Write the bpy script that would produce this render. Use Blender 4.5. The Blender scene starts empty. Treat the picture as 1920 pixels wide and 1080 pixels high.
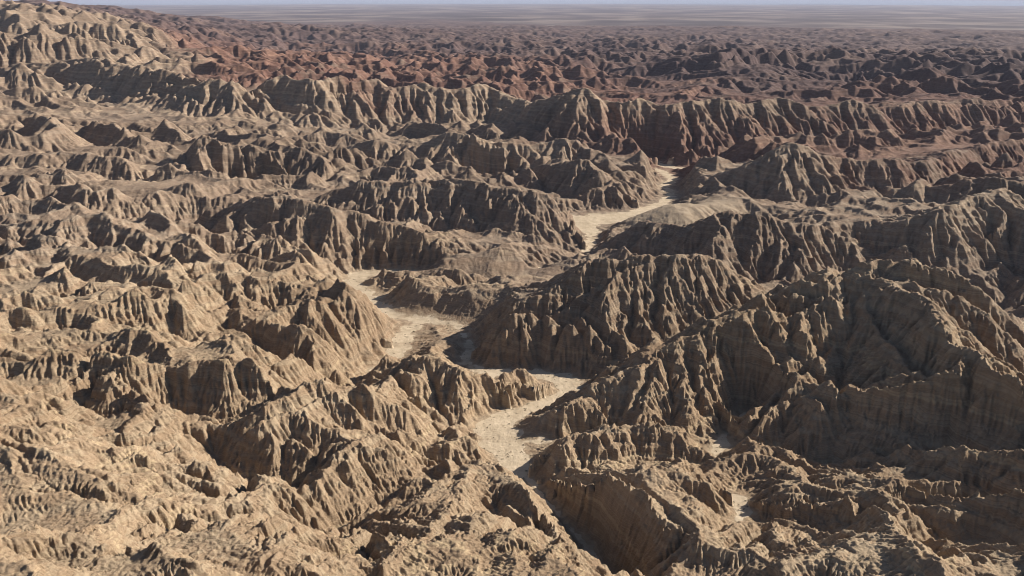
import bpy, math, os, time
import numpy as np
T0 = time.time()
R = math.radians

# ------------------------------------------------------------------ camera, world, sun
CAMZ = 150.0
HAZE = 0.000027
FPX = 1663.0            # focal length in pixels of the 1920 px wide photograph
HORIZ = -16.0           # row of the true horizon in the photograph
PITCH = math.atan((540 - HORIZ) / FPX)
scn = bpy.context.scene
cd = bpy.data.cameras.new('camera')
cd.sensor_width = 36.0
cd.lens = FPX / 1920 * 36.0
cd.clip_start = 0.5
cd.clip_end = 200000
cam = bpy.data.objects.new('camera', cd)
cam.location = (0, 0, CAMZ)
cam.rotation_euler = (math.pi / 2 - PITCH, 0, 0)
scn.collection.objects.link(cam)
scn.camera = cam

SUN_EL = R(28)
SUN_AZ = R(69)          # clockwise from the view direction (+Y)
w = bpy.data.worlds.new("World")
scn.world = w
w.use_nodes = True
nt = w.node_tree
bg = nt.nodes['Background']
sky = nt.nodes.new('ShaderNodeTexSky')
sky.sky_type = 'NISHITA'
sky.sun_disc = False
sky.sun_elevation = SUN_EL
sky.sun_rotation = SUN_AZ
sky.altitude = 400
sky.air_density = 0.8
sky.dust_density = 0.6
scn.cycles.diffuse_bounces = 1
scn.cycles.filter_width = 0.9
nt.links.new(sky.outputs[0], bg.inputs[0])
bg.inputs[1].default_value = 0.05
sl = bpy.data.lights.new('sun', 'SUN')
sl.energy = 5.0
sl.angle = R(0.5)
sl.color = (1.0, 0.93, 0.82)
sun = bpy.data.objects.new('sun', sl)
d = (math.sin(SUN_AZ) * math.cos(SUN_EL), math.cos(SUN_AZ) * math.cos(SUN_EL), math.sin(SUN_EL))
from mathutils import Vector
sun.rotation_euler = Vector(d).to_track_quat('Z', 'Y').to_euler()
scn.collection.objects.link(sun)
scn.view_settings.view_transform = 'Standard'
scn.view_settings.look = 'None'
scn.view_settings.exposure = 0.86
scn.view_settings.gamma = 1.0

# ------------------------------------------------------------------ datum and survey helper
def datum(r):
    """floor level of the wash system: falls gently away from the cliff, then the long plain down to the lake"""
    r = np.asarray(r, float)
    return -0.02 * np.clip(r - 260, 0, 3240) - 0.0072 * np.clip(r - 3500, 0, 1e9)

def ray(px, py):
    nx = (px - 960) / FPX
    ny = (540 - py) / FPX
    x = nx
    y = math.cos(PITCH) + ny * math.sin(PITCH)
    z = -math.sin(PITCH) + ny * math.cos(PITCH)
    h = math.hypot(x, y)
    return math.atan2(x, y), -z / h          # azimuth, tangent of depression

def at_h(px, py, h):
    """ground plan point (azimuth, range, z) of something standing h above the datum"""
    a, t = ray(px, py)
    r = (CAMZ - h) / t
    for _ in range(30):
        r = (CAMZ - h - float(datum(r))) / t
    return a, r, float(datum(r)) + h

def crest(px, py, fpy, fh, s):
    """crest seen at (px,py) above a foot at (px,fpy) standing fh above the datum, flank slope s"""
    a, rf, zf = at_h(px, fpy, fh)
    a, t = ray(px, py)
    r = (CAMZ - zf + s * rf) / (t + s)
    return a, r, CAMZ - r * t

# ------------------------------------------------------------------ survey of ridges and valleys
RH = [  # crests given by height above datum
 [(640,867,22),(667,835,24),(724,831,24),(747,848,20),(752,875,15),(791,911,12),(818,920,12),(840,902,14),(880,880,15),(915,875,13),(950,880,13),(978,902,15),(1009,938,19),(1049,987,23),(1075,1022,26),(1093,1062,29),(1105,1120,31)],
 [(1467,540,37),(1520,522,42),(1580,515,42),(1620,510,44),(1657,520,43),(1707,553,41),(1747,587,39),(1769,605,38),(1800,645,36),(1840,665,36),(1880,690,36),(1920,705,36),(2000,740,36),(2100,760,36)],
 [(1563,507,43),(1613,490,46),(1673,482,48),(1713,493,48),(1780,510,46),(1813,533,42),(1847,567,32),(1870,590,20)],
 [(1378,778,3),(1467,755,10),(1520,738,15),(1564,722,19),(1609,718,22),(1667,718,25),(1751,702,30),(1795,680,34),(1813,658,36)],
 [(1529,884,1),(1573,871,4),(1609,849,8),(1662,822,13),(1693,818,14),(1720,804,16),(1735,830,14),(1710,870,8)],
 [(1340,900,5),(1409,929,8),(1475,938,10),(1547,924,14),(1582,920,16),(1618,933,17),(1658,951,19),(1702,1013,22),(1747,1044,24),(1790,1075,26),(1830,1130,27)],
 [(1475,1058,20),(1547,1049,17),(1600,1022,18),(1649,1000,19),(1670,970,19)],
 [(1636,929,14),(1702,907,15),(1787,911,18),(1836,907,20),(1920,905,24),(2000,905,28),(2100,900,32)],
 [(1747,991,14),(1791,987,16),(1849,996,19),(1920,1007,22),(2000,1020,25),(2100,1030,28)],
 [(1195,885,14),(1240,880,13),(1290,882,12),(1340,895,9)],
 [(1300,905,11),(1370,912,10),(1405,935,7)],
 [(1435,1000,14),(1470,995,15),(1510,1005,15),(1540,1025,13)],
 [(1347,849,2),(1400,842,5),(1449,842,5),(1458,867,4),(1529,893,4)],
 [(775,667,18),(735,705,17),(690,742,19),(640,743,22),(600,757,22),(560,780,22),(500,797,22),(470,822,19),(430,850,15),(400,872,11)],
 [(850,806,3),(876,795,6),(893,800,6)],
 [(790,858,4),(840,832,8),(890,815,8),(893,845,5)],
 [(130,735,28),(190,690,30),(250,672,31),(330,690,30),(385,680,30),(440,690,29),(500,705,28),(530,730,25),(560,755,21)],
 [(385,680,30),(420,655,31),(440,620,33),(455,645,31),(480,685,28)],
 [(0,690,32),(60,700,31),(100,670,32),(170,645,34),(230,625,36),(285,625,36),(310,650,34),(330,690,30)],
 [(-80,560,40),(0,560,38),(60,545,38),(100,555,36),(160,560,36),(200,545,37),(280,535,34),(330,540,33),(380,518,33),(433,512,33),(467,511,33),(540,532,28),(600,560,22),(660,590,15),(700,610,10),(735,632,5)],
 [(433,512,33),(440,560,27),(455,620,22)],
 [(-80,26,118),(0,26,116),(120,25,114),(230,22,108),(300,30,90),(340,45,70),(400,60,50)],
 [(-80,35,120),(0,35,120),(100,34,118),(200,33,114)],
 [(-100,800,46),(0,830,42),(100,880,40),(200,900,38),(300,930,36),(380,951,30),(444,942,27),(490,912,23),(550,920,22),(600,895,22),(640,867,22)],
 [(489,1071,40),(515,1044,40),(551,1040,39),(640,1060,36)],
 [(720,1071,32),(747,1031,31),(778,1018,30),(830,1000,26),(850,960,20),(880,880,15)],
 [(889,1080,30),(907,1044,28),(960,1035,27),(996,1040,27),(1040,1013,25),(1049,987,23)],
 [(150,768,26),(230,750,27),(290,770,25),(330,790,16)],
 [(200,880,32),(280,850,30),(340,840,26),(400,845,20)],
 [(1095,1090,10),(1135,1066,12),(1170,1064,13),(1190,1100,12)],
]
# crests given by a crest row and a foot row: (foot height left, right), slope, [(x, crest y, foot y)], foot drawn as a valley
RF = [
 (-3,-3,1.2,[(1013,902,925),(1040,895,960),(1115,891,1045),(1138,875,1060),(1164,893,1085),(1209,911,1120),(1227,951,1150),(1262,982,1190),(1316,1009,1230),(1347,1027,1240),(1404,1027,1250),(1449,1049,1270)],0),
 (2,2,.9,[(987,862,890),(1009,844,895),(1062,835,893),(1120,813,885),(1142,809,880),(1195,804,875),(1280,813,870),(1330,850,875)],1),
 (0,0,.75,[(975,787,815),(1026,775,826),(1084,757,828),(1120,735,828),(1180,700,826),(1240,655,825),(1320,612,825),(1400,575,830),(1467,540,790)],1),
 (0,2,.75,[(880,655,680),(935,600,690),(985,565,693),(1040,530,695),(1090,500,697),(1140,484,700),(1190,477,700),(1273,480,700),(1313,480,690),(1363,493,680),(1397,513,660),(1430,543,640)],0),
 (3,6,.75,[(1140,447,490),(1207,420,510),(1273,417,530),(1323,407,540),(1363,393,545),(1433,392,550),(1480,413,550),(1523,423,540),(1580,413,530),(1647,417,530),(1697,413,535),(1763,390,545),(1813,373,535),(1860,352,520),(1873,350,520),(1890,373,530),(1920,397,540),(2000,430,560)],1),
 (8,8,.6,[(1760,335,375),(1830,325,370),(1880,318,370),(1920,300,360),(2000,290,360)],1),
 (1,2,.5,[(1195,414,436),(1228,388,442),(1260,371,444),(1290,372,440),(1340,378,430),(1400,384,418)],1),
 (4,6,.75,[(1290,345,360),(1373,318,372),(1423,305,385),(1453,290,387),(1480,264,388),(1513,273,386),(1563,290,380),(1613,293,378),(1680,300,378),(1740,303,370),(1790,285,350),(1830,275,340),(1920,256,330),(2000,250,330)],1),
 (1,1,.6,[(987,313,345),(1000,307,355),(1040,310,375),(1083,300,385),(1107,300,388),(1123,320,390),(1150,350,392),(1190,372,393),(1225,382,393)],1),
 (10,4,.75,[(640,272,310),(700,262,320),(760,275,320),(800,262,325),(840,245,330),(887,250,335),(913,260,336),(957,270,335),(1007,267,330),(1073,258,330),(1107,277,335),(1140,293,340),(1173,307,345),(1220,330,350)],1),
 (8,2,.75,[(600,365,420),(640,350,425),(690,340,430),(725,335,432),(775,333,435),(850,335,440),(890,340,445),(940,350,450),(987,363,455),(1023,363,460),(1053,372,460),(1070,400,440),(1090,440,465)],1),
 (4,0,.9,[(400,400,480),(440,380,490),(483,367,495),(533,363,500),(567,367,503),(633,395,506),(707,407,506),(760,422,506),(800,440,505),(870,470,503),(910,482,500)],1),
 (0,0,.5,[(760,508,515),(800,500,520),(840,488,524),(887,473,527),(923,465,530),(973,461,530),(1000,478,530),(1040,488,525),(1085,492,520)],1),
 (0,0,.5,[(675,520,540),(700,517,540),(750,527,543)],1),
 (0,0,.5,[(820,523,543),(853,516,545),(870,520,545),(900,540,546)],1),
 (0,0,.6,[(700,562,575),(730,549,585),(800,545,596),(870,545,603),(930,545,600),(970,540,600)],1),
 (1,0,.7,[(665,728,740),(700,705,745),(740,682,770),(775,667,800),(800,668,810),(840,680,810),(880,692,805),(930,702,795),(985,712,775),(1040,722,750)],1),
 (28,14,.8,[(-80,430,470),(0,425,470),(60,412,480),(110,418,485),(150,405,490),(183,395,495),(215,408,500),(260,430,510),(300,458,520),(340,480,525),(380,500,530)],1),
 (24,18,.4,[(180,345,380),(240,340,385),(290,335,390),(340,350,395),(400,362,392),(440,368,385)],1),
 (16,14,.9,[(330,300,330),(350,275,345),(383,248,355),(420,258,356),(450,262,352),(500,282,352),(540,308,353)],1),
 (14,14,.8,[(555,272,350),(585,285,352),(610,300,355),(640,300,340)],1),
 (36,28,.7,[(-80,290,320),(0,290,320),(100,292,322),(110,285,325),(200,290,330),(240,300,335)],1),
 (32,28,.7,[(-80,328,355),(0,328,355),(60,325,355),(110,328,360),(150,340,365)],1),
 (42,26,.7,[(-80,212,245),(0,210,250),(40,205,252),(110,230,260),(200,225,262),(300,240,265),(360,235,270)],1),
 (48,14,.6,[(-80,165,200),(0,168,200),(100,178,205),(200,184,210),(350,192,218),(450,204,226),(560,218,240),(640,225,248),(760,225,255)],1),
 (58,16,.7,[(-80,125,165),(0,125,165),(170,122,175),(300,133,190),(420,136,205),(470,150,210),(530,137,212),(590,152,220),(640,136,222),(695,137,225),(735,165,230),(790,152,234),(850,176,238),(905,158,240)],1),
 (14,4,.58,[(905,158,240),(955,182,250),(1000,190,265),(1060,172,280),(1095,164,290),(1150,196,290),(1200,178,290),(1250,205,290),(1295,184,290),(1350,176,290),(1400,198,285),(1460,176,282),(1530,208,280),(1600,186,280),(1660,212,276),(1720,188,272),(1800,210,265),(1920,200,260),(2000,200,260)],1),
 (20,16,.8,[(1190,118,150),(1290,120,152),(1350,122,155),(1430,110,150),(1500,118,150),(1560,115,150)],1),
 (20,18,.6,[(1290,185,200),(1350,160,178),(1410,155,178),(1450,165,180)],0),
 (12,10,.5,[(1560,165,190),(1640,142,190),(1700,135,195),(1740,130,200),(1780,150,200),(1850,155,205),(1920,172,210),(2000,175,210)],1),
 (72,60,.9,[(-80,70,120),(0,62,120),(50,46,122),(100,43,122),(180,42,125),(215,40,127),(235,60,127),(270,90,130),(300,112,132)],1),
 (40,30,.6,[(340,90,105),(420,100,115),(500,105,118),(600,118,130),(680,122,135)],0),
]
VL = [  # valley lines, heights above datum
 [(1340,850,0),(1380,838,0),(1450,848,-1),(1480,872,-2),(1560,880,-2),(1600,868,-2),(1660,872,0),(1720,882,1),(1800,895,2),(1920,900,4),(2050,905,6)],
 [(1410,970,4),(1450,985,2),(1540,1010,0),(1560,1030,0),(1600,1005,4)],
 [(1690,955,8),(1720,965,6),(1800,985,5),(1920,990,6),(2050,1000,8)],
 [(1720,1030,8),(1760,1045,5),(1850,1068,3),(1920,1085,3),(2050,1110,4)],
 [(1150,700,3),(1250,650,8),(1350,600,14),(1440,560,22)],
 [(560,938,8),(500,935,8),(440,910,9),(400,890,10)],
 [(850,800,2),(800,850,3),(740,830,8),(690,800,14)],
 [(100,790,24),(135,802,20),(180,808,18),(250,800,20)],
 [(330,802,14),(380,806,13),(430,814,12),(500,800,11),(540,792,10),(590,752,8),(640,722,3)],
 [(170,672,30),(220,682,29),(280,685,29)],
 [(30,640,28),(100,645,27),(170,640,28)],
 [(330,650,22),(400,640,17),(470,660,12),(540,710,8),(600,735,5),(650,722,2)],
 [(620,1000,12),(700,960,10),(760,930,8),(800,915,7)],
 [(395,366,16),(450,364,14),(520,363,13),(575,359,11)],
 [(880,345,5),(920,347,4),(965,347,3)],
 [(930,970,8),(960,960,9),(985,975,12)],
]
# dry washes: (px, py, half width in metres, height above datum)
WASH = [
 [(1235,318,7,0),(1262,335,7,0),(1245,352,6,0),(1262,365,6,0),(1235,385,8,0),(1190,402,12,0),(1130,411,19,0),(1090,413,17,0),(1110,440,6,0),(1105,465,4,0),(1085,485,2,0),(1040,500,.8,0),(940,536,.6,0)],
 [(780,512,5,0),(730,511,7,0),(680,513,8,0),(660,530,8,0),(670,548,9,0),(690,560,8,0),(735,595,5,0),(790,600,5,0),(765,620,5,0),(750,650,6,0),(730,685,4,0),(680,712,3,0)],
 [(790,600,5,0),(850,608,3,0),(880,640,2.5,0),(870,680,3,0),(905,697,4,0),(960,700,5,0),(1020,704,6,0),(1062,712,6.5,0),(1068,733,6,0),(1035,752,4.6,0),(985,768,4.6,0),(940,785,6,0),(930,805,8.5,0),(945,835,8,0),(965,865,6,0),(975,885,4.5,0),(992,902,2.4,0),(1020,935,1.9,-1),(1060,980,1.8,-3),(1110,1040,1.8,-4),(1150,1110,1.8,-5)],
 [(965,828,2,0),(1000,829,2,0),(1060,829,1.6,0),(1085,824,1.2,0)],
 [(920,700,4,0),(905,740,1,0)],
 [(810,895,2.5,2),(840,893,2,2),(870,880,1,3)],
 [(1400,770,1.2,1),(1370,800,1.2,0),(1352,835,2.8,0),(1338,855,2.6,0)],
 [(1385,935,3,4),(1398,955,3,4),(1385,972,2,4)],
 [(440,352,9,14),(480,352,10,14),(515,352,7,14)],
 [(900,338,7,3),(945,340,6,3)],
 [(1210,300,8,0),(1250,312,8,0),(1290,318,6,0)],
 [(1860,590,4,0),(1890,603,7,0),(1930,615,9,0),(2000,640,10,0)],
 [(700,270,1,12)],
]
BACK = [(0,600,26),(0,400,28),(0,250,40),(0,150,58),(300,250,28),(300,400,20),(500,300,14),(600,400,8),(300,600,22),(500,650,10),(700,450,2),(900,420,3),(700,300,8),(1000,250,8),(1300,250,3),(1500,350,5),(1800,450,8),(1900,350,10),(1300,600,6),(1900,600,0),(1900,900,5),(1300,900,3),(1000,950,0),(1600,980,3),(600,950,14),(300,850,26),(0,850,36),(0,1080,64),(250,1080,54),(500,1080,34),(800,1080,22),(1300,1080,5),(1700,1080,8),(1000,150,8),(1800,200,6),(300,70,50),(100,60,85),(700,120,12),(1400,90,6),(0,30,110),(500,60,20),(960,60,4),(1800,60,4)]

rng = np.random.default_rng(7)

# ------------------------------------------------------------------ noise helpers
def hash2(ix, iy, seed):
    h = (ix.astype(np.int64) * 374761393 + iy.astype(np.int64) * 668265263 + seed * 1442695041) & 0xffffffff
    h = ((h ^ (h >> 13)) * 1274126177) & 0xffffffff
    h = (h ^ (h >> 16)) & 0xffffffff
    return (h & 0xffffff).astype(np.float32) / float(0xffffff)

def vnoise(x, y, seed):
    ix = np.floor(x); iy = np.floor(y)
    fx = (x - ix).astype(np.float32); fy = (y - iy).astype(np.float32)
    ix = ix.astype(np.int64); iy = iy.astype(np.int64)
    ux = fx * fx * fx * (fx * (fx * 6 - 15) + 10); uy = fy * fy * fy * (fy * (fy * 6 - 15) + 10)
    def g(i, j, dx, dy):
        a = hash2(i, j, seed) * (2 * np.pi)
        return np.cos(a) * dx + np.sin(a) * dy
    n00 = g(ix, iy, fx, fy); n10 = g(ix + 1, iy, fx - 1, fy)
    n01 = g(ix, iy + 1, fx, fy - 1); n11 = g(ix + 1, iy + 1, fx - 1, fy - 1)
    a = n00 + (n10 - n00) * ux
    b = n01 + (n11 - n01) * ux
    return (a + (b - a) * uy) * 1.5

def blur(F, r):
    for _ in range(2):
        for ax in (0, 1):
            pw = [(0, 0), (0, 0)]; pw[ax] = (r + 1, r)
            c = np.cumsum(np.pad(F, pw, mode='edge'), axis=ax)
            F = (c[2 * r + 1:] - c[:-2 * r - 1]) / (2 * r + 1) if ax == 0 else (c[:, 2 * r + 1:] - c[:, :-2 * r - 1]) / (2 * r + 1)
    return F

def ridged(x, y, s):
    return 1 - 2 * np.abs(vnoise(x, y, s))

def sstep(a, b, x):
    t = np.clip((x - a) / (b - a), 0, 1)
    return t * t * (3 - 2 * t)

# ------------------------------------------------------------------ stage 1: guided surface + fluvial erosion on a log-polar grid
DU = 0.0021
UMIN, UMAX = -0.66, 0.80
VMIN, VMAX = math.log(62), math.log(7400)
NU = int((UMAX - UMIN) / DU) + 1
NV = int((VMAX - VMIN) / DU) + 1
gu = UMIN + np.arange(NU) * DU
gv = VMIN + np.arange(NV) * DU
GR = np.exp(gv)[:, None] * np.ones((1, NU))
GU = gu[None, :] * np.ones((NV, 1))
GX = GR * np.sin(GU); GY = GR * np.cos(GU)

def densify(pts, step=0.0012, jit=0.0):
    """pts (azimuth, range, z, ...) to dense (u, v, z, ...) with a little natural wander"""
    P = np.array([(a, math.log(r)) + tuple(rest) for a, r, *rest in pts])
    if len(P) == 1:
        return P
    out = []
    for i in range(len(P) - 1):
        L = math.hypot(P[i + 1, 0] - P[i, 0], P[i + 1, 1] - P[i, 1])
        n = max(2, int(L / step))
        t = np.linspace(0, 1, n, endpoint=False)[:, None]
        out.append(P[i] + (P[i + 1] - P[i]) * t)
    out.append(P[-1:])
    Q = np.concatenate(out)
    if jit:
        s = np.arange(len(Q)) * step
        sd = int(rng.integers(1, 9999))
        Q[:, 0] += jit * (vnoise(s * 40, s * 0 + 3.3, sd) + .5 * vnoise(s * 110, s * 0 + 7.3, sd))
        Q[:, 1] += jit * 1.3 * (vnoise(s * 40, s * 0 + 13.3, sd) + .5 * vnoise(s * 110, s * 0 + 17.3, sd))
    return Q

MAIN = np.zeros((NV, NU)); TOP = np.full((NV, NU), -1e6); LOW = np.full((NV, NU), 1e6)
wsum = np.zeros((NV, NU)); zsum = np.zeros((NV, NU))
def stamp(Q, wt):
    j = np.round((Q[:, 0] - UMIN) / DU).astype(int); i = np.round((Q[:, 1] - VMIN) / DU).astype(int)
    ok = (j >= 0) & (j < NU) & (i >= 0) & (i < NV)
    np.add.at(wsum, (i[ok], j[ok]), wt); np.add.at(zsum, (i[ok], j[ok]), wt * Q[ok, 2])
    if wt == 1.0: MAIN[i[ok], j[ok]] = 1
    if wt >= .9: np.maximum.at(TOP, (i[ok], j[ok]), Q[ok, 2])
    elif wt == .7: np.minimum.at(LOW, (i[ok], j[ok]), Q[ok, 2])

def crest_noise(Q):
    s = np.arange(len(Q)) * 0.0012
    sd = int(rng.integers(1, 9999))
    r = np.exp(Q[:, 1])
    Q[:, 2] += r * 0.0035 * (vnoise(s * 30, s * 0 + .5, sd) + .6 * vnoise(s * 80, s * 0 + .5, sd + 1))
    return Q

CR_H, CR_F = [], []
for L in RH:
    Q = crest_noise(densify([at_h(*p) for p in L], jit=0.006))
    stamp(Q, 1.0)
    if L[0][:2] in ((1467, 540), (1563, 507), (-80, 560)): CR_H.append(Q)
for f0, f1, s, L, foot in RF:
    n = len(L)
    fh = [f0 + (f1 - f0) * k / (n - 1) for k in range(n)]
    Q = crest_noise(densify([crest(p[0], p[1], p[2], fh[k], s) for k, p in enumerate(L)], jit=0.006))
    stamp(Q, 1.0)
    if s >= .6 and s < 1 and L[0][1] not in (862,): CR_F.append((Q, at_h(L[0][0], L[0][2], f0)[2], at_h(L[-1][0], L[-1][2], f1)[2]))
    if foot:
        stamp(densify([at_h(p[0], p[2], fh[k]) for k, p in enumerate(L)], jit=0.004), 0.65)
for L in VL:
    stamp(densify([at_h(*p) for p in L], jit=0.004), 0.7)
def spurs(Q, zfoot, gap, both, lo=.48, hi=.68):
    """side ridges leaving a crest line: they fall more gently than the flanks and end near the valley floor"""
    x_, y_ = np.exp(Q[:, 1]) * np.sin(Q[:, 0]), np.exp(Q[:, 1]) * np.cos(Q[:, 0])
    k = int(rng.uniform(.2, .8) * gap)
    side = 1
    while k < len(Q) - 2:
        r0 = math.exp(Q[k, 1]); zc = Q[k, 2]; zf = zfoot(k)
        zc -= .06 * (zc - zf); drop_ = zc - zf
        if drop_ > 3 and not (Q[k, 0] > .43 and Q[k, 1] < 6.6):
            a0 = max(0, k - 8); a1 = min(len(Q) - 1, k + 8)
            tx, ty = x_[a1] - x_[a0], y_[a1] - y_[a0]
            tl = math.hypot(tx, ty) + 1e-6
            nx, ny = ty / tl, -tx / tl
            if nx * x_[k] + ny * y_[k] > 0: nx, ny = -nx, -ny       # towards the viewer's side first
            if both and side < 0: nx, ny = -nx, -ny
            th = rng.normal(0, .55)
            dx, dy = nx * math.cos(th) - ny * math.sin(th), nx * math.sin(th) + ny * math.cos(th)
            Ls = drop_ / rng.uniform(lo, hi)
            n = 9
            bend = rng.normal(0, .5)
            pts = []
            px_, py_ = x_[k], y_[k]
            for q in range(n + 1):
                t = q / n
                z_ = zc - drop_ * (.97 * t ** rng.uniform(.85, 1.15)) - .03 * drop_ * math.sin(t * 12 + k)
                pts.append((math.atan2(px_, py_), math.hypot(px_, py_), z_))
                c_, s_ = math.cos(bend / n), math.sin(bend / n)
                dx, dy = dx * c_ - dy * s_, dx * s_ + dy * c_
                px_ += dx * Ls / n; py_ += dy * Ls / n
            stamp(densify(pts, jit=0.003), 0.9)
        side = -side
        k += int(gap * rng.uniform(.55, 1.5) * (.55 if both else 1))
hback = []
for p in BACK:
    a_, r_, z_ = at_h(*p); hback.append((a_, math.log(r_), p[2]))
def base_at(u, v):
    n_ = d_ = 0
    for a_, b_, h_ in hback:
        w_ = 1 / ((u - a_) ** 2 + (v - b_) ** 2 + .003) ** 2
        n_ += w_ * h_; d_ += w_
    return n_ / d_ + float(datum(math.exp(v)))
for Q in CR_H:
    spurs(Q, lambda k: base_at(Q[k, 0], Q[k, 1]), 38, True)
for Q, z0_, z1_ in CR_F:
    spurs(Q, lambda k: z0_ + (z1_ - z0_) * k / len(Q), *((40, False) if Q[0, 1] < 6.72 or Q[0, 0] < -.2 else (46, False, .26, .5)))
# washes: signed distance to the nearest bank
wdist = np.full((NV, NU), 1e9); wz = np.zeros((NV, NU))
for L in WASH:
    if len(L) < 2: continue
    Q = densify([at_h(p[0], p[1], p[3]) + (p[2],) for p in L], step=0.004)
    for q in Q:
        r = math.exp(q[1]); rad = (q[3] + 9) / r
        j0 = max(0, int((q[0] - rad - UMIN) / DU)); j1 = min(NU, int((q[0] + rad - UMIN) / DU) + 2)
        i0 = max(0, int((q[1] - rad - VMIN) / DU)); i1 = min(NV, int((q[1] + rad - VMIN) / DU) + 2)
        if j0 >= j1 or i0 >= i1: continue
        dd = np.hypot(GU[i0:i1, j0:j1] - q[0], GV_[i0:i1, j0:j1] - q[1]) * r - q[3] if False else np.hypot(gu[None, j0:j1] - q[0], gv[i0:i1, None] - q[1]) * r - q[3]
        sub = wdist[i0:i1, j0:j1]; m = dd < sub
        sub[m] = dd[m]; wz[i0:i1, j0:j1][m] = q[2]
wdist += (vnoise(GX / 7, GY / 7, 71) * 2.2 + vnoise(GX / 2.6, GY / 2.6, 72) * 1.0) * np.clip(GR / 300, .5, 2)
wdist = wdist + np.clip(GR / 300, .8, 2.2) * 1.1
washm = wdist < 0
LOW[washm] = wz[washm]
wsum[washm] = 8; zsum[washm] = 8 * wz[washm]
fixed = wsum > 0
zfix = np.where(fixed, zsum / np.maximum(wsum, 1e-9), 0)

# background level by inverse distance
bu = []; 
for p in BACK:
    a, r, z = at_h(*p); bu.append((a, math.log(r), p[2]))
num = np.zeros((NV, NU)); den = np.zeros((NV, NU))
for a, v, h in bu:
    ww = 1 / ((GU - a) ** 2 + (gv[:, None] - v) ** 2 + 0.003) ** 2
    num += ww * h; den += ww
HB = num / den
# beyond the surveyed ridges the background is random hill country
HB += sstep(1100, 1700, GR) * (12 * vnoise(GX / 260, GY / 200, 5) + 4)
zb = datum(GR) + HB
def mesa(u, r):
    top = 88 - 175 * sstep(-.50, -.12, u) + 3 * vnoise(u * 30, np.log(r) * 12, 17)
    return top - np.clip(1430 - r, 0, 1e9) * .6 - np.clip(r - 5000, 0, 1e9) * .03
zb = np.maximum(zb, mesa(GU, GR))

def solve(fm, zf, base, cell, iters, z0=None, ell=26.0):
    dz = zf - base
    z = np.where(fm, dz, 0) if z0 is None else np.where(fm, dz, z0)
    k = (cell / ell) ** 2
    for _ in range(iters):
        p = np.pad(z, 1, mode='edge')
        zn = (p[:-2, 1:-1] + p[2:, 1:-1] + p[1:-1, :-2] + p[1:-1, 2:]) / (4 + k)
        z = np.where(fm, dz, zn)
    return z

def down(a, f):
    h, w_ = a.shape; H, W = -(-h // f) * f, -(-w_ // f) * f
    a = np.pad(a, ((0, H - h), (0, W - w_)), mode='constant')
    return a.reshape(H // f, f, W // f, f).sum(axis=(1, 3))

def up_to(z, shape, f):
    h, w_ = shape
    yi = np.clip((np.arange(h) + .5) / f - .5, 0, z.shape[0] - 1); xi = np.clip((np.arange(w_) + .5) / f - .5, 0, z.shape[1] - 1)
    y0 = np.minimum(yi.astype(int), z.shape[0] - 2); x0 = np.minimum(xi.astype(int), z.shape[1] - 2)
    fy = (yi - y0)[:, None]; fx = (xi - x0)[None]
    a = z[y0][:, x0]; b = z[y0][:, x0 + 1]; c = z[y0 + 1][:, x0]; e = z[y0 + 1][:, x0 + 1]
    return (a * (1 - fx) + b * fx) * (1 - fy) + (c * (1 - fx) + e * fx) * fy

prev = None; pf = None
for f in (16, 8, 4, 2, 1):
    wd = down(wsum, f); zd = down(zsum, f); fm = wd > 0
    zf_ = zd / np.maximum(wd, 1e-9)
    one = down(np.ones_like(zb), f)
    bd = down(zb, f) / np.maximum(one, 1)
    cell = down(GR * DU, f) / np.maximum(one, 1) * f
    z0 = None if prev is None else up_to(prev, fm.shape, 2)
    prev = solve(fm, zf_, bd, cell, {16: 300, 8: 150, 4: 80, 2: 50, 1: 30}[f], z0, ell=np.clip(cell / f / DU * 0.075, 20, 120))
Z = prev + zb
# planar flanks: every crest carries a tent of slope about 0.7, every valley limits it from below
def pool(F, f, fn):
    H_, W_ = -(-NV // f) * f, -(-NU // f) * f
    a = np.pad(F, ((0, H_ - NV), (0, W_ - NU)), mode='edge')
    return fn(fn(a.reshape(H_ // f, f, W_ // f, f), axis=3), axis=1)
def spread(F, drop, n, fn):
    h, w_ = F.shape
    for k in range(n):
        p = np.pad(F, 1, mode='edge')
        for di, dj in (((-1, 0), (1, 0), (0, -1), (0, 1)) if k % 2 else ((-1, 0), (1, 0), (0, -1), (0, 1), (-1, -1), (-1, 1), (1, -1), (1, 1))):
            l = 1.4142 if di and dj else 1.0
            F = fn(F, p[1 + di:1 + di + h, 1 + dj:1 + dj + w_] + drop * l)
    return F
f2 = 2
cell2 = down(GR * DU, f2) / down(np.ones_like(GR), f2) * f2
sl2 = down(0.66 + .22 * vnoise(GX / 25, GY / 25, 91), f2) / down(np.ones_like(GR), f2)
tent = spread(pool(TOP, f2, np.max), -sl2 * cell2, 70, np.maximum)
inv = spread(pool(LOW, f2, np.min), 1.15 * cell2, 50, np.minimum)
cd = spread(np.where(pool(MAIN, f2, np.max) > 0, 0., 99.), cell2, 30, np.minimum)
CD = up_to(cd, Z.shape, 2)
tent = up_to(tent, Z.shape, 2); inv = up_to(inv, Z.shape, 2)
Zt = np.where(tent > -1e5, np.maximum(Z, tent), Z)
Z = np.where(inv < 1e5, np.minimum(Zt, np.maximum(inv, Z - 3)), Zt)
Z = np.where(washm, wz, Z)
prev = Z - zb
print('guided', round(time.time() - T0, 1), Z.shape)

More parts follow.
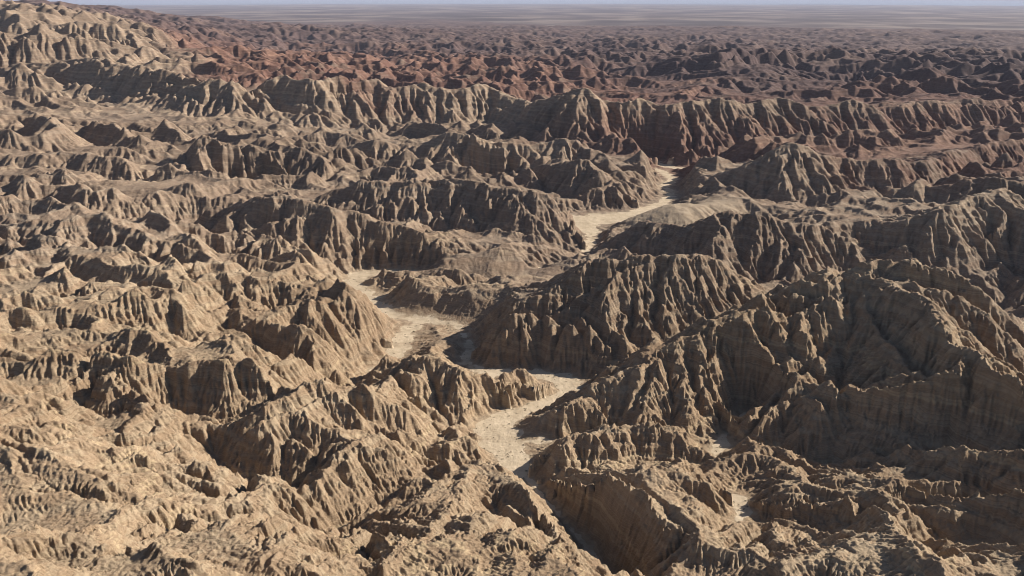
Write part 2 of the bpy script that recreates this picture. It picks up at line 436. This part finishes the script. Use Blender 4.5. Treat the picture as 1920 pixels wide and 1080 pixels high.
# random hill noise: more where nothing was surveyed
far = sstep(1000, 1500, GR)
rug = (0.35 + 0.65 * far)
Z0 = Z.copy()
offw = sstep(0, 10, wdist * np.clip(300 / GR, .3, 1))
wild = 1 - np.exp(-np.abs(prev) / 6.0)            # 0 near surveyed relief, 1 where nothing was surveyed
openg = sstep(12, 3, np.abs(prev))
Z += offw * (openg * (13 * ridged(GX / 80, GY / 55, 15) + 9 * ridged(GX / 38, GY / 30, 16) + 4 * ridged(GX / 19, GY / 16, 18) - 1) * sstep(150, 420, GR) * np.clip(GR / 520, 1, 1.8) * .74 * (1 - .7 * sstep(-.16, .0, GU) * sstep(780, 640, GR)))
Z += offw * (.55 + .45 * sstep(210, 300, GR)) * (2.6 * ridged(GX / 34, GY / 30, 11) + 1.8 * ridged(GX / 16, GY / 15, 12) + .5 * vnoise(GX / 6, GY / 6, 13) + .08 * rng.standard_normal(Z.shape) * (GR / 400))
fwx, fwy = GX + 60 * vnoise(GX / 150, GY / 150, 26), GY + 60 * vnoise(GX / 150, GY / 150, 27)
fr = (.35 + 1.3 * np.clip(vnoise(GX / 1100, GY / 800, 28) + .35, 0, 1)) * (ridged(fwx / 420, fwy / 260, 20) * 17 + ridged(fwx / 170, fwy / 110, 21) * 11 + ridged(fwx / 75, fwy / 60, 22) * 6 + ridged(GX / 38, GY / 30, 23) * 3)
Z += far * fr * (1 - .65 * sstep(1800, 6500, GR * (1 + .3 * sstep(-.1, .3, GU))))
Z = np.where(washm, wz, Z)

# fluvial erosion (implicit stream power, D8)
NBR = [(-1, 0, 1), (1, 0, 1), (0, -1, 1), (0, 1, 1), (-1, -1, 1.4142), (-1, 1, 1.4142), (1, -1, 1.4142), (1, 1, 1.4142)]
CELL = (GR * DU)
N = NV * NU
idx = np.arange(N).reshape(NV, NU)
outlet = washm.copy()
outlet[0, :] = outlet[-1, :] = True; outlet[:, 0] = outlet[:, -1] = True

def fill_pits(Z, iters=60):
    """cheap pit filling: lift cells lower than all neighbours just above the lowest one"""
    for _ in range(iters):
        p = np.pad(Z, 1, mode='edge')
        m = np.full(Z.shape, 1e9)
        for di, dj, l in NBR:
            m = np.minimum(m, p[1 + di:1 + di + NV, 1 + dj:1 + dj + NU])
        pit = (Z <= m) & ~outlet
        if not pit.any(): break
        Z = np.where(pit, m + 0.002 * CELL, Z)
    return Z

def erode(Z, Kdt, m, cap=None):
    p = np.pad(Z, 1, mode='constant', constant_values=1e9)
    best = np.zeros(Z.shape); rec = idx.copy(); dist = np.ones(Z.shape)
    for di, dj, l in NBR:
        s = (Z - p[1 + di:1 + di + NV, 1 + dj:1 + dj + NU]) / l
        k = s > best
        best = np.where(k, s, best); rec = np.where(k, idx + di * NU + dj, rec); dist = np.where(k, l, dist)
    rec = np.where(outlet, idx, rec).ravel(); dist = (dist * CELL).ravel()
    dep = (rec != idx.ravel()).astype(np.int32); jmp = rec.copy()
    for _ in range(14):
        dep = dep + dep[jmp]
        nj = jmp[jmp]
        if (nj == jmp).all(): break
        jmp = nj
    order = np.argsort(dep, kind='stable')
    bounds = np.searchsorted(dep[order], np.arange(dep.max() + 2))
    A = (CELL ** 2).ravel().copy()
    for l in range(len(bounds) - 2, 0, -1):
        q = order[bounds[l]:bounds[l + 1]]
        np.add.at(A, rec[q], A[q])
    F = Kdt * A ** m / dist
    z = Z.ravel().copy()
    for l in range(1, len(bounds) - 1):
        q = order[bounds[l]:bounds[l + 1]]
        z[q] = (z[q] + F[q] * z[rec[q]]) / (1 + F[q])
    return z.reshape(Z.shape), A.reshape(Z.shape)

NIT = 14
for it in range(NIT):
    Z = fill_pits(Z, 40)
    Zn, A = erode(Z, 0.16, 0.45)
    # talus: limit slopes a little by diffusion of over-steep cells
    p = np.pad(Zn, 1, mode='edge')
    lap = (p[:-2, 1:-1] + p[2:, 1:-1] + p[1:-1, :-2] + p[1:-1, 2:]) / 4 - Zn
    Z = Zn + 0.06 * lap
    Z = np.where(washm, wz, Z)
    # keep the surveyed crests standing
    Z = np.where(fixed & ~washm & (wsum < 8), Z * .75 + zfix * .25, Z)
print('eroded', round(time.time() - T0, 1))
# rubble aprons: flanks steeper than about 45 degrees fill in from above
lim = -(.92 + .18 * vnoise(GX / 20, GY / 20, 93)) * CELL
Ztal = spread(Z, lim, 40, np.maximum)
Z = np.where(washm, wz, Z + .7 * offw * (Ztal - Z))
Zb = blur(Z, 2)
flute = offw * sstep(1500, 700, GR) * .12
Z = Z * (1 - flute) + Zb * flute
LA = np.log(A)

# ------------------------------------------------------------------ stage 2: the terrain mesh grid
def spaced(vals):
    return np.array(vals)
us = list(np.arange(-0.60, 0.6001, 0.00105))
du = 0.0011
x = -0.60
left = []
while x > UMIN + .01:
    du *= 1.06; x -= du; left.append(x)
left = left[::-1]
du = 0.0011; x = us[-1]; right = []
while x < UMAX - .02:
    du *= 1.04; x += min(du, .006); right.append(x)
US = np.array(left + us + right)
US = US
vs = [math.log(66)]
while True:
    v = vs[-1]; r = math.exp(v)
    if r > 90000: break
    if r < 95: st = 0.0024
    elif r < 1300: st = 0.0013
    elif r < 4000: st = 0.0015 + (r - 1300) / 2700 * 0.0015
    elif r < 11000: st = 0.0036
    elif r < 38000: st = 0.01
    else: st = 0.05
    vs.append(v + st)
VS = np.array(vs)
MV, MU = len(VS), len(US)
print('mesh', MV, MU, MV * MU)
RR = np.exp(VS)[:, None].repeat(MU, 1); UU = US[None].repeat(MV, 0)
X = RR * np.sin(UU); Y = RR * np.cos(UU)

def sample(F, order=1):
    yi = np.clip((VS - VMIN) / DU, 0, NV - 1.001); xi = np.clip((US - UMIN) / DU, 0, NU - 1.001)
    def wts(t):   # cubic B-spline-ish blend between catmull and smooth
        t2 = t * t; t3 = t2 * t
        return (-.5 * t3 + t2 - .5 * t, 1.5 * t3 - 2.5 * t2 + 1, -1.5 * t3 + 2 * t2 + .5 * t, .5 * t3 - .5 * t2)
    y0 = yi.astype(int); x0 = xi.astype(int)
    wy = wts(yi - y0); wx = wts(xi - x0)
    rows = 0
    for k in range(4):
        rows = rows + F[np.clip(y0 + k - 1, 0, NV - 1)] * wy[k][:, None]
    out = 0
    for k in range(4):
        out = out + rows[:, np.clip(x0 + k - 1, 0, NU - 1)] * wx[k][None]
    return out

H = sample(Z)
WD = sample(np.clip(wdist, -20, 60))
HBm = sample(HB)
CDm = sample(CD)
LAm = sample(LA)
# far country past the eroded grid: low hills that die out into the plain
ends = sstep(5200, 7000, RR)
edge = 6600 + 900 * vnoise(UU * 6, RR * 0 + 2, 31) + 1500 * sstep(.1, -.1, UU)
hilly = 1 - sstep(.75, 1.1, RR / edge)
Hfar = datum(RR) + hilly * (ridged(X / 150, Y / 150, 41) * 4 + ridged(X / 420, Y / 300, 42) * 6 + ridged(X / 70, Y / 60, 43) * 3 + 2) \
     + (1 - hilly) * (9 * vnoise(X / 1500, Y / 900, 44) + 5 * vnoise(X / 400, Y / 500, 45))
Hfar = np.maximum(Hfar, mesa(UU, RR) + hilly * 5 * ridged(X / 150, Y / 150, 41))
H = H * (1 - ends) + Hfar * ends

def grad(H):
    gv_ = np.gradient(H, axis=0) / np.gradient(VS)[:, None] / RR
    gu_ = np.gradient(H, axis=1) / np.gradient(US)[None] / RR
    s, c = np.sin(UU), np.cos(UU)
    return gv_ * s + gu_ * c, gv_ * c - gu_ * s

def gullies(gx, gy, lam, seed):
    """stripes running down the local slope: blended oriented waves, -1..1"""
    gl = np.hypot(gx, gy) + 1e-6
    sx = (-gy / gl).astype(np.float32); sy = (gx / gl).astype(np.float32)
    cs = lam * 1.9
    wx_ = vnoise(X / (lam * 2.2), Y / (lam * 2.2), seed + 5) * .35; wy_ = vnoise(X / (lam * 2.2), Y / (lam * 2.2), seed + 6) * .35
    px = (X / cs) + wx_; py = (Y / cs) + wy_
    ix = np.floor(px); iy = np.floor(py)
    fx = (px - ix).astype(np.float32); fy = (py - iy).astype(np.float32)
    ix = ix.astype(np.int64); iy = iy.astype(np.int64)
    co = np.zeros(X.shape, np.float32); wt = np.zeros(X.shape, np.float32)
    kf = np.float32(2 * np.pi * cs / lam)
    for di in (-1, 0, 1):
        for dj in (-1, 0, 1):
            hx = hash2(ix + di, iy + dj, seed) - .5; hy = hash2(ix + di, iy + dj, seed + 77) - .5
            ph = hash2(ix + di, iy + dj, seed + 991) * 6.2832
            dx = fx - di - .5 - hx * .7; dy = fy - dj - .5 - hy * .7
            ww = np.exp(-(dx * dx + dy * dy) * 2.6)
            co += ww * np.cos(kf * (dx * sx + dy * sy) + ph)
            wt += ww
    return co / wt

smooth = np.ones_like(H)
for px_, py_, h_, rad in ((1228,405,8,26),(1275,400,12,30),(1350,396,8,24),(330,372,22,34),(270,372,24,24),(880,497,6,16),(950,490,10,20),(1020,500,6,18),
                          (730,565,5,14),(780,572,5,16),(840,578,6,16),(910,575,5,16),(800,508,5,14),(830,640,2,12),(1090,235,14,16),(1850,1040,8,10),(1000,800,2,8)):
    a_, r_, z_ = at_h(px_, py_, h_)
    smooth *= 1 - .85 * np.exp(-((X - r_ * math.sin(a_)) ** 2 + (Y - r_ * math.cos(a_)) ** 2) / (rad * rad))
H = H * smooth + blur(H, 13) * (1 - smooth)
slope_g = np.hypot(*grad(H))
offw2 = sstep(0.5, 5.0, WD * np.clip(300 / RR, .25, 1)) * (1 - .85 * (1 - hilly) * ends)
cellw = RR * 0.0012
for k, lam in enumerate((34, 17, 9, 4.8, 2.5, 1.3, .75)):
    vis = sstep(1.35, 2.7, lam / cellw)
    if not (vis > 0).any(): continue
    Hs = blur(H, (18, 14, 10, 7, 5, 4, 3)[k])
    gx, gy = grad(Hs)
    sl_ = np.hypot(gx, gy)
    g = gullies(gx, gy, lam, 100 + 17 * k)
    g = np.arcsin(np.clip(g * 1.15, -1, 1)) * (2 / np.pi)      # knife ribs and V gullies
    g = g * (.75 + 1.0 * np.clip(vnoise(X / (lam * 5), Y / (lam * 5), 300 + k) + .25, -.55, 1))
    amp = lam * (.075 + .19 * np.exp(-(np.log(lam / (.0054 * RR)) / .75) ** 2))
    fall = sstep(.12, .55, sl_) * (1 - .3 * sstep(.9, 1.6, sl_)) * ((.4 + .6 * sstep(0, 9, CDm)) if lam > 3 else 1)
    if k == 0: fall = fall * sstep(500, 900, RR)
    H = H + (amp * vis * fall * offw2 * smooth) * (-g) * 1.0
print('gullies', round(time.time() - T0, 1))
# harder beds stand out as small ledges
bed = H + .05 * X + 3.0 * vnoise(X / 60, Y / 60, 97) + .8 * vnoise(X / 12, Y / 12, 98)
ledge = sstep(.25, .6, slope_g) * offw2 * smooth * sstep(1200, 500, RR) * (.5 + .8 * np.clip(vnoise(X / 40, Y / 40, 99) + .3, 0, 1))
H += ledge * (.24 * np.sin(bed * (2 * np.pi / 3.1)) + .12 * np.sin(bed * (2 * np.pi / 1.23) + 1))
H += offw2 * (.35 * vnoise(X / 5.5, Y / 5.5, 60) + .20 * ridged(X / 2.6, Y / 2.6, 61) + .20 * vnoise(X / .9, Y / .9, 62) * sstep(600, 250, RR)) * sstep(1400, 500, RR)
# braided silt bars on the wash floor
H += (1 - offw2) * sstep(3000, 1200, RR) * (.10 * vnoise(X / 3.0, Y / 5.0, 63) + .05 * vnoise(X / 1.1, Y / 1.6, 64))

# ------------------------------------------------------------------ mesh objects
co = np.stack([X, Y, H], -1).reshape(-1, 3)
vid = np.arange(MV * MU).reshape(MV, MU)
quads = np.stack([vid[:-1, :-1], vid[:-1, 1:], vid[1:, 1:], vid[1:, :-1]], -1).reshape(-1, 4)
qc = lambda F: ((F[:-1, :-1] + F[1:, 1:]) * .5).ravel()
qr, qu, qw, qz = qc(RR), qc(UU), qc(WD), qc(H)
slq = qc(slope_g)

def mesh_from(name, sel, mat, attrs, kind='structure', label=None):
    q = quads[sel]
    used, inv = np.unique(q, return_inverse=True)
    me = bpy.data.meshes.new(name)
    me.vertices.add(len(used)); me.vertices.foreach_set('co', co[used].astype(np.float32).ravel())
    nf = len(q)
    me.loops.add(nf * 4); me.loops.foreach_set('vertex_index', inv.astype(np.int32).ravel())
    me.polygons.add(nf)
    me.polygons.foreach_set('loop_start', np.arange(0, nf * 4, 4, dtype=np.int32))
    me.polygons.foreach_set('loop_total', np.full(nf, 4, np.int32))
    me.polygons.foreach_set('use_smooth', np.ones(nf, bool))
    me.update(calc_edges=True)
    for an, arr in attrs.items():
        at = me.attributes.new(an, 'FLOAT', 'POINT')
        at.data.foreach_set('value', arr.ravel()[used].astype(np.float32))
    me.materials.append(mat)
    o = bpy.data.objects.new(name, me)
    o['kind'] = kind
    if label: o['label'] = label
    scn.collection.objects.link(o)
    return o

# ------------------------------------------------------------------ materials
def ground_material(name, stops, wash=False, bump=.9, scale=1.0, stops2=()):
    m = bpy.data.materials.new(name); m.use_nodes = True
    nt = m.node_tree; N_ = nt.nodes; L = nt.links
    bs = N_['Principled BSDF']
    bs.inputs['Roughness'].default_value = .95
    bs.inputs['Specular IOR Level'].default_value = .12
    geo = N_.new('ShaderNodeNewGeometry')
    def noise(sc, det, rough=.6, vec=None):
        n = N_.new('ShaderNodeTexNoise'); n.inputs['Scale'].default_value = sc
        n.inputs['Detail'].default_value = det; n.inputs['Roughness'].default_value = rough
        L.new(vec if vec is not None else geo.outputs['Position'], n.inputs['Vector'])
        return n.outputs['Fac']
    def ramp(fac, st, interp='LINEAR'):
        r = N_.new('ShaderNodeValToRGB'); r.color_ramp.interpolation = interp
        e = r.color_ramp.elements
        e[0].position, e[0].color = st[0][0], (*st[0][1], 1)
        e[1].position, e[1].color = st[-1][0], (*st[-1][1], 1)
        for p, c in st[1:-1]:
            x_ = e.new(p); x_.color = (*c, 1)
        L.new(fac, r.inputs[0]); return r.outputs[0]
    def mix(f, a, b, mode='MIX'):
        x_ = N_.new('ShaderNodeMix'); x_.data_type = 'RGBA'; x_.blend_type = mode
        if isinstance(f, float): x_.inputs[0].default_value = f
        else: L.new(f, x_.inputs[0])
        for s_, v_ in ((6, a), (7, b)):
            if isinstance(v_, tuple): x_.inputs[s_].default_value = (*v_, 1)
            else: L.new(v_, x_.inputs[s_])
        return x_.outputs[2]
    def math_(op, a, b):
        x_ = N_.new('ShaderNodeMath'); x_.operation = op
        for s_, v_ in ((0, a), (1, b)):
            if isinstance(v_, (int, float)): x_.inputs[s_].default_value = v_
            else: L.new(v_, x_.inputs[s_])
        return x_.outputs[0]
    # large patches of differently coloured beds
    patch = ramp(noise(.006 * scale, 5, .6), stops)
    # strata: beds follow height, tilted and warped
    sep = N_.new('ShaderNodeSeparateXYZ'); L.new(geo.outputs['Position'], sep.inputs[0])
    hgt = math_('ADD', math_('MULTIPLY', sep.outputs[2], .9), math_('ADD', math_('MULTIPLY', sep.outputs[0], .05), math_('MULTIPLY', noise(.02 * scale, 4), 14)))
    cmb = N_.new('ShaderNodeCombineXYZ'); L.new(hgt, cmb.inputs[2])
    bands = noise(.26, 4, .7, cmb.outputs[0])
    c = patch
    if not wash:
        def attr(nm):
            a_ = N_.new('ShaderNodeAttribute'); a_.attribute_name = nm; return a_.outputs['Fac']
        big = noise(.006, 5, .6)
        for nm, st in stops2:
            c = mix(attr(nm), c, ramp(noise(.012, 7, .65) if nm == 'red' else big, st))
        c = mix(1.0, c, ramp(bands, [(.36, (.56, .51, .50)), (.46, (1, .97, .95)), (.52, (.78, .70, .66)), (.58, (1.05, 1.0, .95)), (.66, (1.32, 1.26, 1.14))]), 'MULTIPLY')
        g2 = N_.new('ShaderNodeRGBToBW'); L.new(ramp(bands, [(.58, (0, 0, 0)), (.66, (1, 1, 1))]), g2.inputs[0])
        c = mix(math_('MULTIPLY', g2.outputs[0], .22), c, (.20, .175, .12))
    c = mix(.8, c, ramp(noise(.35, 6, .7), [(.3, (.72, .72, .72)), (.7, (1.22, 1.22, 1.2))]), 'MULTIPLY')
    # flat silt collects pale on gentle ground
    at = N_.new('ShaderNodeAttribute'); at.attribute_name = 'silt'
    c = mix(math_('MULTIPLY', at.outputs['Fac'], .9), c, mix(1.0, (.52, .42, .30), ramp(noise(.25, 5, .7), [(.3, (.8, .78, .75)), (.7, (1.12, 1.12, 1.12))]), 'MULTIPLY'))
    L.new(c, bs.inputs['Base Color'])
    bn = N_.new('ShaderNodeBump'); bn.inputs['Strength'].default_value = bump; bn.inputs['Distance'].default_value = .9
    L.new(noise(1.3 if not wash else .9, 6, .7), bn.inputs['Height'])
    L.new(bn.outputs[0], bs.inputs['Normal'])
    return m

tan = [(.3, (.30, .222, .148)), (.5, (.385, .298, .203)), (.7, (.48, .382, .268))]
grey = [(.3, (.225, .174, .132)), (.5, (.30, .235, .178)), (.7, (.38, .302, .225))]
red = [(.36, (.22, .165, .13)), (.45, (.185, .105, .085)), (.53, (.25, .155, .118)), (.61, (.19, .110, .090)), (.70, (.20, .15, .12))]
purp = [(.3, (.092, .066, .068)), (.5, (.125, .088, .085)), (.7, (.19, .138, .118))]
plain = [(.40, (.06, .044, .043)), (.5, (.10, .074, .070)), (.60, (.21, .165, .14))]
silt = [(.37, (.31, .235, .16)), (.48, (.50, .40, .285)), (.65, (.60, .49, .36))]
M_earth = ground_material('badland_earth', tan, stops2=(('grey', grey), ('red', red), ('dark', purp)))
M_plain = ground_material('desert_plain_soil', plain, wash=True, scale=.16, bump=.2)
M_silt = ground_material('pale_wash_silt', silt, wash=True, bump=.4, scale=14)

siltm = .8 * sstep(2.5, -2.5, WD * np.clip(300 / RR, .3, 1) + 1.5 * vnoise(X / 3, Y / 3, 95)) * sstep(5000, 2500, RR)
n1 = vnoise(X / 160, Y / 160, 81) + .5 * vnoise(X / 50, Y / 50, 82) + .25 * vnoise(X / 18, Y / 18, 83)
rb = RR * (1 + .16 * n1)
greym = sstep(330, 560, rb + 60 * (UU > 0))
midred = sstep(720, 830, rb) * sstep(-.02, .12, UU + .03 * n1) * sstep(60, 25, H - datum(RR) + 12 * n1)
redm = np.maximum(sstep(1080, 1250, rb) * sstep(-.36, -.30, UU + .02 * n1 + .05 * sstep(1300, 2200, RR)), midred * .8)
darkm = sstep(1800, 3000, rb * (1 + .75 * sstep(-.15, .25, UU)))
siltm = np.maximum(siltm, .6 * (1 - smooth) * sstep(.07, .10, UU) * sstep(440, 480, RR))
attrs = {'silt': siltm, 'grey': greym, 'red': redm, 'dark': darkm}
zone = np.full(len(qr), 1)
wash_q = (qw < 0) & (qr < 1500)
zone[qc(greym) > .5] = 2
zone[qc(redm) > .5] = 3
zone[qc(darkm) > .5] = 4
zone[qr > qc(edge)] = 5
zone[wash_q] = 6
mesh_from('badland_hills', zone == 1, M_earth, attrs, label='tan eroded badland hills nearest the viewpoint')
mesh_from('mudstone_ridges', zone == 2, M_earth, attrs, label='grey brown gullied ridges beyond the wash')
mesh_from('red_badlands', zone == 3, M_earth, attrs, label='reddish badland hills behind the long escarpment')
mesh_from('distant_badlands', zone == 4, M_earth, attrs, label='dark purple brown badlands before the plain')
mesh_from('desert_plain', zone == 5, M_plain, attrs, label='flat hazy desert plain reaching to the lake')
mesh_from('dry_wash', zone == 6, M_silt, attrs, label='pale dry wash winding between the badland hills')

# ------------------------------------------------------------------ low desert scrub on the benches and wash margins
def scrub():
    g_ = np.random.default_rng(3)
    fl = (slope_g < .30) & (RR > 120) & (RR < 620) & (np.abs(UU) < .56)
    p_ = (fl & (WD > -1.5) & (vnoise(X / 22, Y / 22, 96) > .05)) | (fl & (WD > -6) & (WD < 5))
    ci = np.flatnonzero(p_.ravel())
    wgt = (RR.ravel()[ci]) ** 1.0
    ci = g_.choice(ci, size=min(900, len(ci)), replace=False, p=wgt / wgt.sum())
    V, F = [], []
    for c_ in ci:
        x_, y_, z_ = co[c_]
        R_ = g_.uniform(.18, .55)
        for _ in range(26):
            a = g_.uniform(0, 2 * math.pi); e = g_.uniform(.1, 1.3); rr_ = R_ * g_.uniform(.5, 1)
            c0 = np.array([x_ + rr_ * math.cos(a) * math.cos(e), y_ + rr_ * math.sin(a) * math.cos(e), z_ + .9 * rr_ * math.sin(e)])
            u_ = g_.normal(size=3); u_ /= np.linalg.norm(u_); v_ = np.cross(u_, g_.normal(size=3)); v_ /= np.linalg.norm(v_) + 1e-9
            s_ = R_ * .22
            b0 = len(V)
            V += [tuple(c0 - u_ * s_), tuple(c0 + v_ * s_ * .6), tuple(c0 + u_ * s_), tuple(c0 - v_ * s_ * .6)]
            F.append((b0, b0 + 1, b0 + 2, b0 + 3))
    me = bpy.data.meshes.new('desert_scrub'); me.from_pydata(V, [], F)
    m = bpy.data.materials.new('scrub_leaves'); m.use_nodes = True
    bs = m.node_tree.nodes['Principled BSDF']; bs.inputs['Roughness'].default_value = .9
    n = m.node_tree.nodes.new('ShaderNodeTexNoise'); n.inputs['Scale'].default_value = .5
    gg = m.node_tree.nodes.new('ShaderNodeNewGeometry'); m.node_tree.links.new(gg.outputs['Position'], n.inputs['Vector'])
    r = m.node_tree.nodes.new('ShaderNodeValToRGB')
    r.color_ramp.elements[0].position = .35; r.color_ramp.elements[0].color = (.075, .07, .04, 1)
    r.color_ramp.elements[1].position = .65; r.color_ramp.elements[1].color = (.13, .115, .07, 1)
    m.node_tree.links.new(n.outputs['Fac'], r.inputs[0]); m.node_tree.links.new(r.outputs[0], bs.inputs['Base Color'])
    me.materials.append(m)
    o = bpy.data.objects.new('desert_scrub', me); o['kind'] = 'stuff'; o['label'] = 'sparse dark desert scrub on wash margins and benches'
    scn.collection.objects.link(o)
scrub()

# ------------------------------------------------------------------ lake, far mountains, haze
def water_material():
    m = bpy.data.materials.new('lake_water'); m.use_nodes = True
    N_ = m.node_tree.nodes; L = m.node_tree.links
    bs = N_['Principled BSDF']
    bs.inputs['Base Color'].default_value = (.10, .16, .22, 1)
    bs.inputs['Roughness'].default_value = .25
    n = N_.new('ShaderNodeTexNoise'); n.inputs['Scale'].default_value = .02
    b = N_.new('ShaderNodeBump'); b.inputs['Strength'].default_value = .3; b.inputs['Distance'].default_value = 2
    L.new(n.outputs['Fac'], b.inputs['Height']); L.new(b.outputs[0], bs.inputs['Normal'])
    return m
LAKEZ = float(datum(33000)) + 3
nu_ = 60
bmv, bmf = [], []
for k in range(nu_ + 1):
    a = -0.75 + 1.6 * k / nu_
    rin = 33500 - 0 * sstep(-.1, .45, a) + 500 * math.sin(a * 23) + 300 * math.sin(a * 61 + 1)
    for r in (rin, 50000, 80000):
        bmv.append((r * math.sin(a), r * math.cos(a), LAKEZ if r > rin else float(datum(rin)) + 6))
# level water needs a level sheet: lay it at the height of its nearest shore
zl = -279.0
bmv = [(x_, y_, zl) for x_, y_, z_ in bmv]
for k in range(nu_):
    for q in range(2):
        a0 = k * 3 + q
        bmf.append((a0, a0 + 3, a0 + 4, a0 + 1))
me = bpy.data.meshes.new('lake_water'); me.from_pydata(bmv, [], bmf); me.materials.append(water_material())
lk = bpy.data.objects.new('lake_water', me); lk['kind'] = 'structure'; lk['label'] = 'thin pale blue lake along the horizon'
scn.collection.objects.link(lk)

# mountains beyond the lake
nx_, ny_ = 400, 24
va = np.linspace(-.75, .85, nx_)[None]; vr = np.linspace(52000, 66000, ny_)[:, None]
mx = vr * np.sin(va); my = vr * np.cos(va)
prof = np.sin(np.linspace(0, math.pi, ny_))[:, None] ** .8
mh = (260 + 420 * np.clip(vnoise(va * 9 + 0 * vr, vr / 30000, 55) + .3, 0, 2) + 260 * ridged(mx / 2500, my / 2500, 56)) * prof + zl - 60
fv = np.stack([mx, my, mh], -1).reshape(-1, 3)
mi = np.arange(nx_ * ny_).reshape(ny_, nx_)
me = bpy.data.meshes.new('distant_mountains')
me.from_pydata([tuple(v) for v in fv.tolist()], [], np.stack([mi[:-1, :-1], mi[:-1, 1:], mi[1:, 1:], mi[1:, :-1]], -1).reshape(-1, 4).tolist())
me.materials.append(M_plain)
o = bpy.data.objects.new('distant_mountains', me); o['kind'] = 'structure'; o['label'] = 'faint blue mountains across the lake'
scn.collection.objects.link(o)

hm = bpy.data.materials.new('haze'); hm.use_nodes = True
N_ = hm.node_tree.nodes
N_.remove(N_['Principled BSDF'])
pv = N_.new('ShaderNodeVolumePrincipled')
pv.inputs['Color'].default_value = (.74, .78, 1.0, 1)
pv.inputs['Density'].default_value = HAZE
pv.inputs['Anisotropy'].default_value = 0.0
hm.node_tree.links.new(pv.outputs[0], N_['Material Output'].inputs['Volume'])
zt, zbot = 1500.0, float(co[:, 2].min()) - 5
zbot = min(zbot, zl - 70)
x0, x1, y0, y1 = -75000., 80000., -200., 95000.
me = bpy.data.meshes.new('haze')
me.from_pydata([(x0, y0, zbot), (x1, y0, zbot), (x1, y1, zbot), (x0, y1, zbot), (x0, y0, zt), (x1, y0, zt), (x1, y1, zt), (x0, y1, zt)], [],
               [(0, 3, 2, 1), (4, 5, 6, 7), (0, 1, 5, 4), (1, 2, 6, 5), (2, 3, 7, 6), (3, 0, 4, 7)])
me.materials.append(hm)
hz = bpy.data.objects.new('haze', me); hz['kind'] = 'stuff'; hz['label'] = 'thin blue haze over the desert'
scn.collection.objects.link(hz)
print('done', round(time.time() - T0, 1))
